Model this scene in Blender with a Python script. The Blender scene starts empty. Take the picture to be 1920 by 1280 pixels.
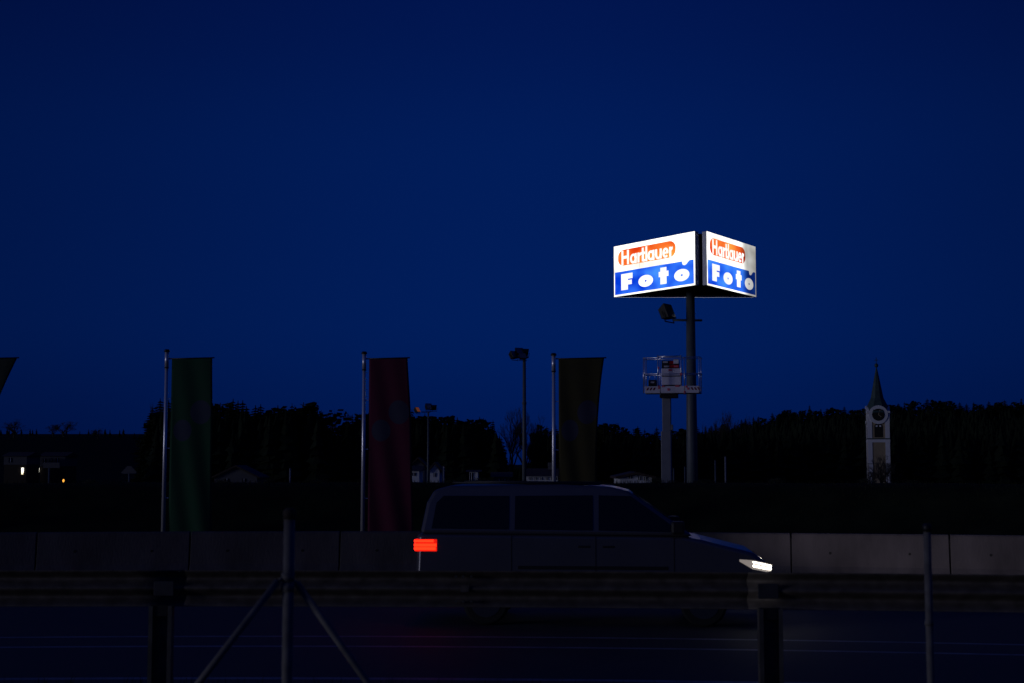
import bpy, bmesh, math, random
from mathutils import Vector, Matrix
R = math.radians
rnd = random.Random(7)
sc = bpy.context.scene
COL = sc.collection

# ------------------------------------------------------------------ camera
CAM = Vector((0, 0, 2.24)); F = 2667.0; PITCH = math.atan(230 / F)
cam = bpy.data.cameras.new('camera'); cam.lens = 50; cam.sensor_width = 36
cam.clip_start = 0.1; cam.clip_end = 6000
cam.dof.use_dof = True; cam.dof.focus_distance = 100; cam.dof.aperture_fstop = 4.0
co = bpy.data.objects.new('camera', cam); COL.objects.link(co)
co.location = CAM; co.rotation_euler = (R(90) + PITCH, 0, 0); sc.camera = co

# ------------------------------------------------------------------ sky
SUN_AZ = R(-112); SUN_EL = R(4)         # where the last light comes from: behind the camera, to the left
w = bpy.data.worlds.new('World'); sc.world = w; w.use_nodes = True
nt = w.node_tree; nt.nodes.clear()
def N(t, kind, **kw):
    n = t.nodes.new(kind)
    for k, v in kw.items():
        if k[0]=='i' and k[1:].isdigit(): n.inputs[int(k[1:])].default_value = v
        else: setattr(n, k, v)
    return n
def mth(t, op, a, b=None, c=None, clamp=False):
    n = t.nodes.new('ShaderNodeMath'); n.operation = op; n.use_clamp = clamp
    for i, v in enumerate((a, b, c)):
        if v is None: continue
        if isinstance(v, (int, float)): n.inputs[i].default_value = v
        else: t.links.new(v, n.inputs[i])
    return n.outputs[0]
tc = N(nt, 'ShaderNodeTexCoord')
sep = N(nt, 'ShaderNodeSeparateXYZ'); nt.links.new(tc.outputs['Generated'], sep.inputs[0])
ramp = N(nt, 'ShaderNodeValToRGB'); ramp.color_ramp.interpolation = 'EASE'
els = ramp.color_ramp.elements
els[0].position = 0.0; els[0].color = (.0002, .0078, .070, 1)
els[1].position = 1.0; els[1].color = (.0002, .0050, .054, 1)
for p, c in ((.10, (.0002, .0112, .092)), (.20, (.0002, .0106, .089)), (.33, (.0002, .0068, .068))):
    e = els.new(p); e.color = (*c, 1)
nt.links.new(mth(nt, 'MAXIMUM', sep.outputs[2], 0.0), ramp.inputs[0])
# lens falloff put into the sky colour: brightest towards +Y, easing off evenly to all sides
az = mth(nt, 'ARCTAN2', mth(nt, 'SUBTRACT', sep.outputs[0], mth(nt, 'MULTIPLY', sep.outputs[1], .03)), sep.outputs[1])
g = mth(nt, 'POWER', 2.718, mth(nt, 'MULTIPLY', mth(nt, 'MULTIPLY', az, az), -9.0))
fac = mth(nt, 'MULTIPLY_ADD', g, .50, .55)
mul = N(nt, 'ShaderNodeVectorMath', operation='SCALE')
nt.links.new(ramp.outputs[0], mul.inputs[0]); nt.links.new(fac, mul.inputs['Scale'])
sky = N(nt, 'ShaderNodeTexSky', sky_type='NISHITA', sun_disc=False)
sky.sun_elevation = R(-3); sky.sun_rotation = SUN_AZ; sky.ozone_density = 6
bg1 = N(nt, 'ShaderNodeBackground'); bg2 = N(nt, 'ShaderNodeBackground')
bg1.inputs[1].default_value = 1.05; bg2.inputs[1].default_value = .03
nt.links.new(mul.outputs[0], bg1.inputs[0]); nt.links.new(sky.outputs[0], bg2.inputs[0])
add = N(nt, 'ShaderNodeAddShader'); wo = N(nt, 'ShaderNodeOutputWorld')
nt.links.new(bg1.outputs[0], add.inputs[0]); nt.links.new(bg2.outputs[0], add.inputs[1])
nt.links.new(add.outputs[0], wo.inputs[0])

# ------------------------------------------------------------------ last light of the day
sun = bpy.data.lights.new('sun', 'SUN'); sun.energy = .30; sun.angle = R(15); sun.color = (.76, .78, 1.0)
so = bpy.data.objects.new('sun', sun); COL.objects.link(so)
sd = Vector((math.sin(SUN_AZ) * math.cos(SUN_EL), math.cos(SUN_AZ) * math.cos(SUN_EL), math.sin(SUN_EL)))
so.rotation_euler = sd.to_track_quat('Z', 'Y').to_euler(); so.location = sd * 50
vs = sc.view_settings; vs.view_transform = 'Standard'; vs.look = 'None'; vs.exposure = 0; vs.gamma = 1; vs.use_curve_mapping = False
sc.cycles.use_denoising = True; sc.cycles.max_bounces = 6; sc.cycles.sample_clamp_indirect = 2.0

# ------------------------------------------------------------------ helpers
def at(px, py, Y):
    """world point at distance Y behind photo pixel (px, py)"""
    x = (px - 960) / F; z = (640 - py) / F
    d = Vector((x, math.cos(PITCH) - z * math.sin(PITCH), math.sin(PITCH) + z * math.cos(PITCH)))
    return CAM + d * (Y / d.y)

class MB:
    def __init__(s): s.v = []; s.f = []; s.m = []; s.sm = []
    def add(s, vs, fs, m=0, smooth=False):
        o = len(s.v); s.v += [tuple(v) for v in vs]
        for f in fs: s.f.append([i + o for i in f]); s.m.append(m); s.sm.append(smooth)
        return s
    def box(s, a, b, m=0, M=None):
        x0, y0, z0 = a; x1, y1, z1 = b
        vs = [Vector(p) for p in ((x0,y0,z0),(x1,y0,z0),(x1,y1,z0),(x0,y1,z0),(x0,y0,z1),(x1,y0,z1),(x1,y1,z1),(x0,y1,z1))]
        if M: vs = [M @ v for v in vs]
        return s.add(vs, [(3,2,1,0),(4,5,6,7),(0,1,5,4),(1,2,6,5),(2,3,7,6),(3,0,4,7)], m)
    def tube(s, pts, rads, n=10, m=0, caps=True, smooth=True):
        pts = [Vector(p) for p in pts]
        if isinstance(rads, (int, float)): rads = [rads] * len(pts)
        vs = []; 
        for i, p in enumerate(pts):
            t = (pts[min(i+1, len(pts)-1)] - pts[max(i-1, 0)]).normalized()
            u = t.orthogonal() if abs(t.z) < .9 else Vector((1, 0, 0)).cross(t)
            if abs(t.z) < .9: u = Vector((0, 0, 1)).cross(t)
            u.normalize(); v = t.cross(u)
            for k in range(n):
                a = 2 * math.pi * k / n
                vs.append(p + (u * math.cos(a) + v * math.sin(a)) * rads[i])
        fs = [(i*n+k, i*n+(k+1)%n, (i+1)*n+(k+1)%n, (i+1)*n+k) for i in range(len(pts)-1) for k in range(n)]
        s.add(vs, fs, m, smooth)
        if caps:
            o = len(s.v) - len(vs); e = o + (len(pts)-1)*n
            s.f.append([o+k for k in reversed(range(n))]); s.m.append(m); s.sm.append(False)
            s.f.append([e+k for k in range(n)]); s.m.append(m); s.sm.append(False)
        return s
    def prism(s, poly, axis, a, b, m=0, M=None):
        """poly: 2-D points; axis 'x','y','z' extruded from a to b"""
        def P(u, v, t): return {'x': (t, u, v), 'y': (u, t, v), 'z': (u, v, t)}[axis]
        n = len(poly); vs = [Vector(P(u, v, a)) for u, v in poly] + [Vector(P(u, v, b)) for u, v in poly]
        if M: vs = [M @ v for v in vs]
        return s.add(vs, [list(range(n)), list(range(2*n-1, n-1, -1))] + [(i, i+n, (i+1)%n+n, (i+1)%n) for i in range(n)], m)
    def mesh(s, name, mats):
        me = bpy.data.meshes.new(name); me.from_pydata(s.v, [], s.f)
        for mt in (mats if isinstance(mats, (list, tuple)) else [mats]): me.materials.append(mt)
        me.polygons.foreach_set('material_index', s.m); me.polygons.foreach_set('use_smooth', s.sm)
        bm = bmesh.new(); bm.from_mesh(me); bmesh.ops.recalc_face_normals(bm, faces=bm.faces); bm.to_mesh(me); bm.free()
        me.update(); return me
    def build(s, name, mats, parent=None, bevel=0, seg=2):
        o = bpy.data.objects.new(name, s.mesh(name, mats)); COL.objects.link(o)
        if parent: o.parent = parent
        if bevel:
            b = o.modifiers.new('bevel', 'BEVEL'); b.width = bevel; b.segments = seg; b.limit_method = 'ANGLE'; b.angle_limit = R(35)
        return o

def tag(o, label=None, cat=None, group=None, kind=None):
    for k, v in (('label', label), ('category', cat), ('group', group), ('kind', kind)):
        if v: o[k] = v
    return o
def empty(name, loc=(0, 0, 0), rz=0, label=None, cat=None, group=None):
    o = bpy.data.objects.new(name, None); COL.objects.link(o); o.location = loc; o.rotation_euler = (0, 0, rz); o.empty_display_size = .2
    return tag(o, label, cat, group)
def copy_tree(o, parent=None):
    c = o.copy(); COL.objects.link(c); c.parent = parent
    for ch in o.children: copy_tree(ch, c)
    return c

def mat(name, col, rough=.6, metal=0, var=.25, scale=6, bump=0, bscale=40, stretch=None, emit=None, es=0, spec=.5):
    m = bpy.data.materials.new(name); m.use_nodes = True; t = m.node_tree; b = t.nodes['Principled BSDF']
    b.inputs['Roughness'].default_value = rough; b.inputs['Metallic'].default_value = metal
    b.inputs['Specular IOR Level'].default_value = spec
    c = N(t, 'ShaderNodeTexCoord'); src = c.outputs['Object']
    if stretch:
        mp = N(t, 'ShaderNodeMapping'); mp.inputs['Scale'].default_value = stretch; t.links.new(src, mp.inputs[0]); src = mp.outputs[0]
    if var:
        n = N(t, 'ShaderNodeTexNoise'); n.inputs['Scale'].default_value = scale; n.inputs['Detail'].default_value = 5
        t.links.new(src, n.inputs['Vector'])
        r = N(t, 'ShaderNodeValToRGB'); e = r.color_ramp.elements
        e[0].position = .3; e[1].position = .72
        e[0].color = (*[x * (1 - var) for x in col], 1); e[1].color = (*[min(1, x * (1 + var)) for x in col], 1)
        t.links.new(n.outputs[0], r.inputs[0]); t.links.new(r.outputs[0], b.inputs['Base Color'])
        if not metal:
            t.links.new(mth(t, 'MULTIPLY_ADD', n.outputs[0], .3, rough - .15), b.inputs['Roughness'])
    else: b.inputs['Base Color'].default_value = (*col, 1)
    if bump:
        n2 = N(t, 'ShaderNodeTexNoise'); n2.inputs['Scale'].default_value = bscale; n2.inputs['Detail'].default_value = 4
        t.links.new(src, n2.inputs['Vector'])
        bp = N(t, 'ShaderNodeBump'); bp.inputs['Strength'].default_value = bump; bp.inputs['Distance'].default_value = .02
        t.links.new(n2.outputs[0], bp.inputs['Height']); t.links.new(bp.outputs[0], b.inputs['Normal'])
    if emit:
        b.inputs['Emission Color'].default_value = (*emit, 1); b.inputs['Emission Strength'].default_value = es
    return m

M = dict(
 asphalt=mat('asphalt', (.045, .045, .048), .75, 0, .3, 1.2, .5, 90),
 paint=mat('road_paint', (.28, .28, .30), .6, 0, .4, 3),
 grass=mat('grass_ground', (.020, .026, .012), .9, 0, .4, .8, .6, 30, spec=.05),
 field=mat('field_soil', (.026, .028, .018), .95, 0, .35, .05),
 blade=mat('grass_blade', (.024, .030, .012), .8, 0, .3, 2, spec=.1),
 concrete=mat('concrete', (.092, .084, .086), .85, 0, .30, 2.2, .35, 25, (1, 1, .35), spec=.2),
 hole=mat('hole_dark', (.015, .015, .015), .9, 0, 0),
 joint=mat('joint_rubber', (.01, .01, .01), .9, 0, 0),
 galv=mat('weathered_zinc', (.13, .11, .09), .62, .25, .35, 9, .2, 60, spec=.3),
 zincpost=mat('zinc_post', (.11, .105, .09), .6, .25, .3, 7, .2, 50, spec=.3),
 zincdark=mat('dark_spacer', (.05, .05, .055), .7, .2, .3, 9),
 fence=mat('fence_tube', (.17, .16, .15), .6, .05, .3, 14, spec=.2),
 alu=mat('brushed_aluminium', (.97, .95, .97), .33, .55, 0, 5),
 black=mat('black_plastic', (.012, .012, .013), .5, 0, 0),
 steel=mat('pylon_steel', (.11, .13, .145), .5, 0, .15, 1.5),
 shell=mat('sign_shell', (.55, .58, .64), .4, .1, .1, 2),
 soffit=mat('sign_soffit', (.02, .02, .02), .7, 0, .3, 2),
 mast=mat('mast_paint', (.27, .28, .31), .5, .1, .12, 3),
 rail=mat('cage_tube', (.92, .90, .96), .28, .75, .04, 8),
 plate=mat('cage_plate', (.86, .82, .88), .45, .1, .12, 4),
 redplast=mat('red_plastic', (.55, .012, .02), .35, 0, .1, 6),
 darkred=mat('faded_red', (.22, .02, .03), .5, 0, .2, 6),
 pink=mat('red_reflector', (.85, .16, .20), .3, 0, 0),
 whitelab=mat('pale_sticker', (.55, .52, .58), .5, 0, 0),
 lens=mat('lamp_glass', (.25, .28, .32), .12, .3, 0),
 amber=mat('amber_reflection', (.5, .16, .05), .3, 0, .2, 5, emit=(1, .25, .06), es=.085),  # orange reflection put into the glass as colour and faint glow
 white=mat('lime_plaster', (.80, .80, .80), .8, 0, .06, .6),
 ochre=mat('ochre_plaster', (.42, .33, .20), .85, 0, .12, .8),
 copper=mat('copper_roof', (.055, .095, .085), .6, .2, .25, 1.2),
 tile=mat('roof_tile', (.055, .035, .03), .85, 0, .3, 1.5),
 timber=mat('dark_timber', (.035, .025, .018), .85, 0, .3, 2),
 hwall=mat('house_plaster', (.70, .72, .76), .85, 0, .1, .7),
 dwall=mat('grey_plaster', (.11, .11, .12), .85, 0, .1, .7),
 glass=mat('window_glass', (.01, .012, .015), .1, 0, 0),
 lit=mat('lit_window', (.8, .7, .5), .5, 0, 0, emit=(1, .86, .55), es=2.2),
 litw=mat('lit_lamp', (.8, .8, .7), .5, 0, 0, emit=(1, .97, .82), es=3.2),
 lito=mat('orange_lamp', (.8, .4, .1), .5, 0, 0, emit=(1, .42, .05), es=1.6),
 bark=mat('bark', (.035, .028, .022), .9, 0, .3, 3),
 needle=mat('spruce_needles', (.016, .024, .014), .85, 0, .4, .5, spec=.05),
 ivy=mat('shrub_leaf', (.035, .045, .022), .8, 0, .4, 2),
 twig=mat('bare_twig', (.05, .042, .04), .9, 0, .2, 1),
 carpaint=mat('silver_paint', (.17, .165, .18), .30, .6, .06, 2),
 cartrim=mat('car_black_trim', (.012, .012, .013), .5, 0, 0),
 carglass=mat('tinted_glass', (.008, .009, .011), .06, 0, 0, spec=.6),
 tyre=mat('tyre_rubber', (.012, .012, .012), .85, 0, .2, 20),
 rim=mat('alloy_rim', (.14, .14, .15), .35, .8, 0),
 tail=mat('tail_lamp', (.5, .01, .01), .3, 0, 0, emit=(1, .014, .003), es=4.5),
 taild=mat('tail_lamp_edge', (.45, .01, .01), .3, 0, 0, emit=(1, .012, .004), es=.75),
 head=mat('head_lamp', (.9, .9, .85), .2, 0, 0, emit=(1, .90, .76), es=7.0),
 headlens=mat('head_lamp_lens', (.5, .5, .5), .15, .2, 0, emit=(1, .86, .74), es=.22),
 fog=mat('fog_lamp', (.9, .9, .9), .2, 0, 0, emit=(.92, .96, 1), es=6.0),
 plate_w=mat('number_plate', (.7, .7, .7), .5, 0, 0),
)

# ------------------------------------------------------------------ ground and road
XC = -3.0
def drop(x):                      # bend given to the motorway to follow the bowed lines of the image
    d = min(abs(x - XC), 15.0); r = .010 * d * d
    return r + (abs(x - XC) - d) * .30
def heading(x):
    d = max(-15.0, min(15.0, x - XC)); return math.atan(-.02 * d)
def sstep(a, b, v):
    t = max(0, min(1, (v - a) / (b - a))); return t * t * (3 - 2 * t)
def base_z(yp):
    if yp < 14.3: return .62 - .32 * sstep(3, 12.3, yp) - .36 * sstep(12.7, 14.2, yp)
    if yp < 44.7: return -.06
    return -.06 + 1.64 * sstep(44.7, 48.6, yp) - 2.1 * sstep(51.0, 64, yp) - 3.4 * sstep(63, 140, yp)
def hill_z(x, y):
    z = 0
    z += 16.3 * sstep(300, 520, y) * sstep(-30, -150, x) * (1 - .4 * sstep(700, 1500, y))        # field on the left
    z += 11.5 * sstep(420, 720, y) * sstep(40, 170, x)                                              # wooded hill on the right
    z += 6 * sstep(440, 800, y)
    return z
def gz(x, y): return base_z(y + drop(x)) + hill_z(x, y)

def strip(name, y0, y1, z, m, xs, kind='structure', **kw):
    b = MB(); vs = []
    for x in xs: vs += [(x, y0 - drop(x), z), (x, y1 - drop(x), z)]
    b.add(vs, [(2*i, 2*i+2, 2*i+3, 2*i+1) for i in range(len(xs)-1)])
    o = b.build(name, m); tag(o, kind=kind); return o

xs_g = sorted(set([-3000, -1500, -800, -500] + list(range(-400, -60, 20)) + list(range(-60, -24, 6)) + [x * 1.0 for x in range(-24, 25)] + list(range(30, 61, 6)) + list(range(80, 401, 20)) + [500, 800, 1500, 3000]))
ys_g = [-60, -20, 0, 3, 6, 9, 11, 12.3, 12.7, 13.2, 13.7, 14.2, 14.5, 20, 28, 35, 42.4, 44, 44.8, 45.6, 46.4, 47.2, 48, 48.7, 49.6, 51, 53, 55, 58, 61, 63, 70, 80, 100, 140, 200, 260, 300] + list(range(320, 820, 25)) + [900, 1000, 1200, 1500, 2000, 3000, 4500]
b = MB(); vs = []
for y in ys_g:
    for x in xs_g:
        k = max(0, 1 - max(0, y - 60) / 60.0) if abs(x) < 200 else max(0, 1 - max(0, y - 60) / 60.0) * .3
        yy = y - drop(max(-60, min(60, x))) * k
        j = .05 * rnd.random() if 44.9 < y < 60 else 0
        vs.append((x, yy, base_z(y) + hill_z(x, yy) + j))
nx = len(xs_g)
b.add(vs, [(r*nx+c, r*nx+c+1, (r+1)*nx+c+1, (r+1)*nx+c) for r in range(len(ys_g)-1) for c in range(nx-1)], 0, True)
g_o = b.build('ground', [M['grass']]); tag(g_o, kind='structure')
xs_r = [x * 1.0 for x in range(-60, 61)]
strip('road', 14.15, 28.3, 0.0, M['asphalt'], xs_r)
strip('opposite_road', 29.7, 42.2, 0.0, M['asphalt'], xs_r)
strip('edge_line', 15.12, 15.27, .004, M['paint'], xs_r)
strip('lane_edge_line', 17.78, 17.90, .004, M['paint'], xs_r)
strip('lane_line', 18.80, 18.92, .004, M['paint'], xs_r)
strip('median_edge_line', 26.9, 27.05, .004, M['paint'], xs_r)

# ------------------------------------------------------------------ median barrier, one object per 3 m element
prof = [(-.32, 0), (.32, 0), (.32, .08), (.20, .26), (.11, .86), (.08, .895), (-.08, .895), (-.11, .86), (-.20, .26), (-.32, .08)]
L = 2.965
mbb = MB(); mbb.prism(prof, 'x', -L/2, L/2)
bar_me = None
names = {0: 'beyond the left end of the rail', 1: 'left of the green flag', 2: 'below the green flag', 3: 'behind the braced fence post', 4: 'below the red flag',
         5: 'behind the van', 6: 'behind the van', 7: 'behind the van', 8: 'lit by the added beams ahead of the van', 9: 'behind the thin fence post'}
x = at(104, 1000, 29).x - 3.0 * 3
segs = []
i = 0
while x < 19:
    xm = x + 1.5 * math.cos(heading(x)); h = heading(xm)
    segs.append((xm, h)); x += 3.0 * math.cos(h); i += 1
for i, (xm, h) in enumerate(segs):
    r = empty('concrete_barrier', (xm, 29.0 - drop(xm), 0), h)
    px = 960 + xm / 29 * F
    vis = [q for q in segs if -90 < 960 + q[0] / (29 - drop(q[0])) * F < 2010]
    k = vis.index((xm, h)) if (xm, h) in vis else None
    if k is None: COL.objects.unlink(r); bpy.data.objects.remove(r); continue
    where = ('cut by the left edge of the picture', 'left of the green flagpole', 'under the green flag', 'behind the braced fence post and crimson flagpole', 'reddened by the tail lamps', 'behind the rear door of the van',
             'behind the middle of the van', 'behind the bonnet of the van', 'just ahead of the van head lamps', 'crossed by the thin fence post', 'at the right edge of the picture', 'last at the right edge')[min(k, 11)]
    tag(r, 'concrete median barrier element, ' + where, 'barrier', 'concrete barrier elements along the median')
    if bar_me is None:
        o = mbb.build('concrete_block', M['concrete'], r, .012); bar_me = o.data
        hb = MB().tube([(0, -.012, 0), (0, .01, 0)], .026, 10); hm = hb.mesh('lifting_hole', M['hole'])
        jb = MB().box((-.012, -.105, .05), (.012, .105, .80)); jm = jb.mesh('joint', M['joint'])
    else:
        o = bpy.data.objects.new('concrete_block', bar_me); COL.objects.link(o); o.parent = r
        bv = o.modifiers.new('bevel', 'BEVEL'); bv.width = .012; bv.segments = 2
    for sx in (-.75, .75):
        q = bpy.data.objects.new('lifting_hole', hm); COL.objects.link(q); q.parent = r; q.location = (sx, -.155, .52)
    q = bpy.data.objects.new('joint', jm); COL.objects.link(q); q.parent = r; q.location = (1.5, 0, 0)

# ------------------------------------------------------------------ guard rail seen from behind
GR = 12.3; RT = at(600, 1068, GR).z; RB = at(600, 1136, GR).z; RH = RT - RB
rail = empty('guard_rail', (0, 0, 0), 0, 'weathered steel guard rail on channel posts along the near road edge', 'guard rail')
def wprof():                              # W-beam section (y, z), bulges towards the road (+y)
    p = []
    for k in range(25):
        t = k / 24; z = RB + RH * t
        p.append((.045 - .045 * math.cos(4 * math.pi * t), z))
    return p
wp = wprof()
xs_b = [-13 + 4.2 * k for k in range(8)]
X0p = at(306, 1200, GR).x; X1p = at(1431, 1200, GR).x; SP = (X1p - X0p)
post_x = [X0p + SP * k for k in (-1, 0, 1, 2)]
for k in range(len(post_x) - 1):          # one beam between every two posts, lapped at the post
    a, c = post_x[k] - .16, post_x[k+1] + .16
    n = 14; bb = MB(); vs = []
    off = .004 if k % 2 else 0
    for side in (0, .004):
        for j in range(n + 1):
            xx = a + (c - a) * j / n
            for (dy, z) in wp: vs.append((xx, GR - drop(xx) + dy + side + off, z))
    m_ = len(wp); q = (n + 1) * m_
    fs = [(j*m_+i, (j+1)*m_+i, (j+1)*m_+i+1, j*m_+i+1) for j in range(n) for i in range(m_-1)]
    fs += [tuple(v + q for v in reversed(f)) for f in fs]
    fs += [(j*m_, j*m_+q, (j+1)*m_+q, (j+1)*m_) for j in range(n)] + [(j*m_+m_-1, (j+1)*m_+m_-1, (j+1)*m_+m_-1+q, j*m_+m_-1+q) for j in range(n)]
    fs += [(i, i+1, i+1+q, i+q) for i in range(m_-1)] + [(n*m_+i, n*m_+i+q, n*m_+i+1+q, n*m_+i+1) for i in range(m_-1)]
    bb.add(vs, fs, 0, True); bo = bb.build('rail_beam', M['galv'], rail)
    for xx in ((a + c) / 2,):             # dented splice with its bolts
        sp = MB().box((xx - .02, GR - drop(xx) - .010, RB + RH * .42), (xx + .05, GR - drop(xx) - .004, RB + RH * .60)); sp.build('splice_plate', M['galv'], bo)
        for dx in (-.06, 0, .07):
            for zz in (.16, .84):
                MB().tube([(xx + dx, GR - drop(xx) + .03, RB + RH * zz), (xx + dx, GR - drop(xx) - .015, RB + RH * zz)], .012, 6).build('bolt', M['zincpost'], bo)
for xx in post_x:
    y0 = GR - drop(xx) - .03; hw = .098; gzz = gz(xx, y0) - .4
    pp = [(xx-hw, y0-.10), (xx-hw+.035, y0-.10), (xx-hw+.035, y0-.094), (xx-hw+.007, y0-.094), (xx-hw+.007, y0-.01), (xx+hw-.007, y0-.01), (xx+hw-.007, y0-.094), (xx+hw-.035, y0-.094), (xx+hw-.035, y0-.10), (xx+hw, y0-.10), (xx+hw, y0-.002), (xx-hw, y0-.002)]
    po = MB().prism(pp, 'z', gzz, RB + RH * .06).build('post', M['zincpost'], rail)
    MB().box((xx - .055, y0 - .085, RB - .07), (xx + .055, y0 - .013, RB + .02)).build('bracket', M['black'], po)
    MB().box((xx - .085, y0 + .004, RB + RH * .30), (xx + .085, y0 + .028, RB + RH * .70)).build('spacer', M['zincdark'], rail, .004)

# ------------------------------------------------------------------ fence posts by the camera
FP = 6.7
f1 = empty('fence_post', (at(537, 1280, FP).x, FP, .5), 0, 'grey tube fence post propped by two slanting braces in front of the guard rail', 'fence post')
zt = at(537, 958, FP).z - .5
fo = MB().tube([(0, 0, -.4), (.004, 0, zt)], .0255, 14).build('post', M['fence'], f1)
MB().tube([(.004, 0, zt - .035), (.004, 0, zt + .004), (.004, 0, zt + .016)], [.030, .030, .017], 14).build('cap', M['timber'], f1)
for (pxa, pya, pxb, pyb, sy) in ((521, 1088, 372, 1280, -.03), (556, 1092, 690, 1280, .03)):
    A = at(pxa, pya, FP + sy) - f1.location; B = at(pxb, pyb, FP + sy) - f1.location
    B = A + (B - A) * 1.75
    st = MB().tube([A, B], .0165, 12).build('brace', M['fence'], f1)
    MB().tube([(0.0, 0, A.z - .02 + sy), (0.0, 0, A.z + .02 + sy)], .031, 14).build('clamp', M['fence'], f1)
    MB().tube([A, (A.x * .2, 0, A.z + .02)], .009, 8).build('bolt', M['fence'], st)
f2 = empty('fence_post', (at(1744, 1280, 7.4).x, 7.4, .48), 0, 'thin dark fence post standing alone at the right in front of the guard rail', 'fence post')
zt2 = at(1738, 985, 7.4).z - .48; tx = at(1738, 985, 7.4).x - f2.location.x
MB().tube([(.004, 0, -.4), (tx, 0, zt2)], .0195, 12).build('post', M['fence'], f2)
MB().tube([(tx, 0, zt2 - .03), (tx, 0, zt2 + .004), (tx, 0, zt2 + .012)], [.0225, .0225, .012], 12).build('cap', M['black'], f2)
for zz in (.35, .95, 1.45):
    if zz < zt2: MB().tube([(tx * zz / zt2, 0, zz - .012), (tx * zz / zt2, 0, zz + .012)], .0235, 12).build('wire_clip', M['fence'], f2)

# ------------------------------------------------------------------ flags
def flag_mat(name, col, dotcol):
    m = mat(name, col, .85, 0, .12, 3); t = m.node_tree; bs = t.nodes['Principled BSDF']
    uv = N(t, 'ShaderNodeUVMap'); sp = N(t, 'ShaderNodeSeparateXYZ'); t.links.new(uv.outputs[0], sp.inputs[0])
    tot = None
    for (u, v, ru, rv) in ((.29, .60, .22, .060), (.72, .70, .25, .066)):
        a = mth(t, 'DIVIDE', mth(t, 'SUBTRACT', sp.outputs[0], u), ru); c = mth(t, 'DIVIDE', mth(t, 'SUBTRACT', sp.outputs[1], v), rv)
        d = mth(t, 'ADD', mth(t, 'MULTIPLY', a, a), mth(t, 'MULTIPLY', c, c))
        k = mth(t, 'MULTIPLY', mth(t, 'SUBTRACT', 1.06, d), 8.0, clamp=True)
        tot = k if tot is None else mth(t, 'MAXIMUM', tot, k)
    mx = N(t, 'ShaderNodeMix', data_type='RGBA')
    old = bs.inputs['Base Color'].links[0].from_socket
    t.links.new(tot, mx.inputs[0]); t.links.new(old, mx.inputs[6]); mx.inputs[7].default_value = (*dotcol, 1)
    t.links.new(mx.outputs[2], bs.inputs['Base Color'])
    return m
FY = 44.0
def flagpole(px_top, py_top, px_bot, label, flag_label, col, dot, right_top, right_bot, sway, seed):
    top = at(px_top, py_top, FY); bz = gz(top.x, FY) - .02
    r = empty('flagpole', (top.x, FY, bz), 0, label, 'flagpole', 'flagpoles behind the median')
    H = top.z - bz; rr = .058
    MB().tube([(0, 0, 0), (0, 0, H * .5), (0, 0, H - .55)], [rr + .012, rr, rr - .006], 16).build('shaft', M['alu'], r)
    MB().tube([(0, 0, H - .545), (0, 0, H - .06)], rr + .004, 16).build('sleeve', M['alu'], r)
    MB().tube([(0, 0, H - .06), (0, 0, H - .03), (0, 0, H + .02)], [.085, .095, .06], 16).build('cap', M['black'], r)
    MB().tube([(0, 0, H - .57), (0, 0, H - .535)], rr + .012, 16).build('collar', M['black'], r)
    a0 = at(px_top + 8, 673, FY).x - top.x; a1 = right_top - top.x; az_ = at(px_top, 671, FY).z - bz
    MB().tube([(.04, 0, az_ - .01), (a1 + .06, 0, az_ + .025)], .02, 8).build('banner_arm', M['black'], r)
    for fz in (.48, .22, .74):
        MB().box((.05, -.02, H * fz), (.14, .02, H * fz + .025)).build('flag_clip', M['alu'], r)
    # the flag, a hanging banner
    fr = random.Random(seed); nu, nv = 18, 60; b_ = MB(); vs = []; uvs = []
    z1 = az_ + bz - .01; z0 = bz + .03; x0 = top.x + a0 + .02
    for j in range(nv + 1):
        v = j / nv
        xr = right_bot + (right_top - right_bot) * (sway(v))
        for i_ in range(nu + 1):
            u = i_ / nu; xx = x0 + (xr - x0) * u
            wv = .05 * (1 - v) * math.sin(5 * u + 4 * v + seed) * u + .03 * math.sin(11 * u + 2.2 * v * 3 + seed * 2) * (1 - v * .7)
            vs.append((xx + .012 * math.sin(9 * v + seed) * u, FY + wv, z0 + (z1 - z0) * v + .03 * u * v)); uvs.append((u, v))
    b_.add(vs, [(j*(nu+1)+i_, j*(nu+1)+i_+1, (j+1)*(nu+1)+i_+1, (j+1)*(nu+1)+i_) for j in range(nv) for i_ in range(nu)], 0, True)
    me = b_.mesh('flag', flag_mat('flag_cloth', col, dot)); ul = me.uv_layers.new(name='UVMap')
    for lp in me.loops: ul.data[lp.index].uv = uvs[lp.vertex_index]
    fo = bpy.data.objects.new('flag', me); COL.objects.link(fo); so_ = fo.modifiers.new('thick', 'SOLIDIFY'); so_.thickness = .004
    tag(fo, flag_label, 'flag', 'banner flags behind the median')
X = lambda px: at(px, 800, FY).x
flagpole(313, 655, 306, 'slim aluminium flagpole carrying the dark green banner', 'dark green banner flag with two round blots, hanging from its pole', (.009, .075, .028), (.045, .055, .085), X(396), X(399), lambda v: min(1, v * 1.15) ** 2, 1)
flagpole(683, 659, 678, 'slim aluminium flagpole carrying the crimson banner', 'dark crimson banner flag with two round blots, hanging from its pole', (.115, .004, .034), (.050, .050, .085), X(764), X(776), lambda v: v ** 1.6, 2)
flagpole(1038, 662, 1036, 'slim aluminium flagpole carrying the ochre banner beside the floodlight mast', 'dark ochre banner flag narrowing in the middle, hanging from its pole', (.060, .050, .012), (.045, .045, .075), X(1134), X(1118), lambda v: max(0, (v - .5) * 2) ** 1.5 + max(0, (.4 - v)) * .6, 3)
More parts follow.
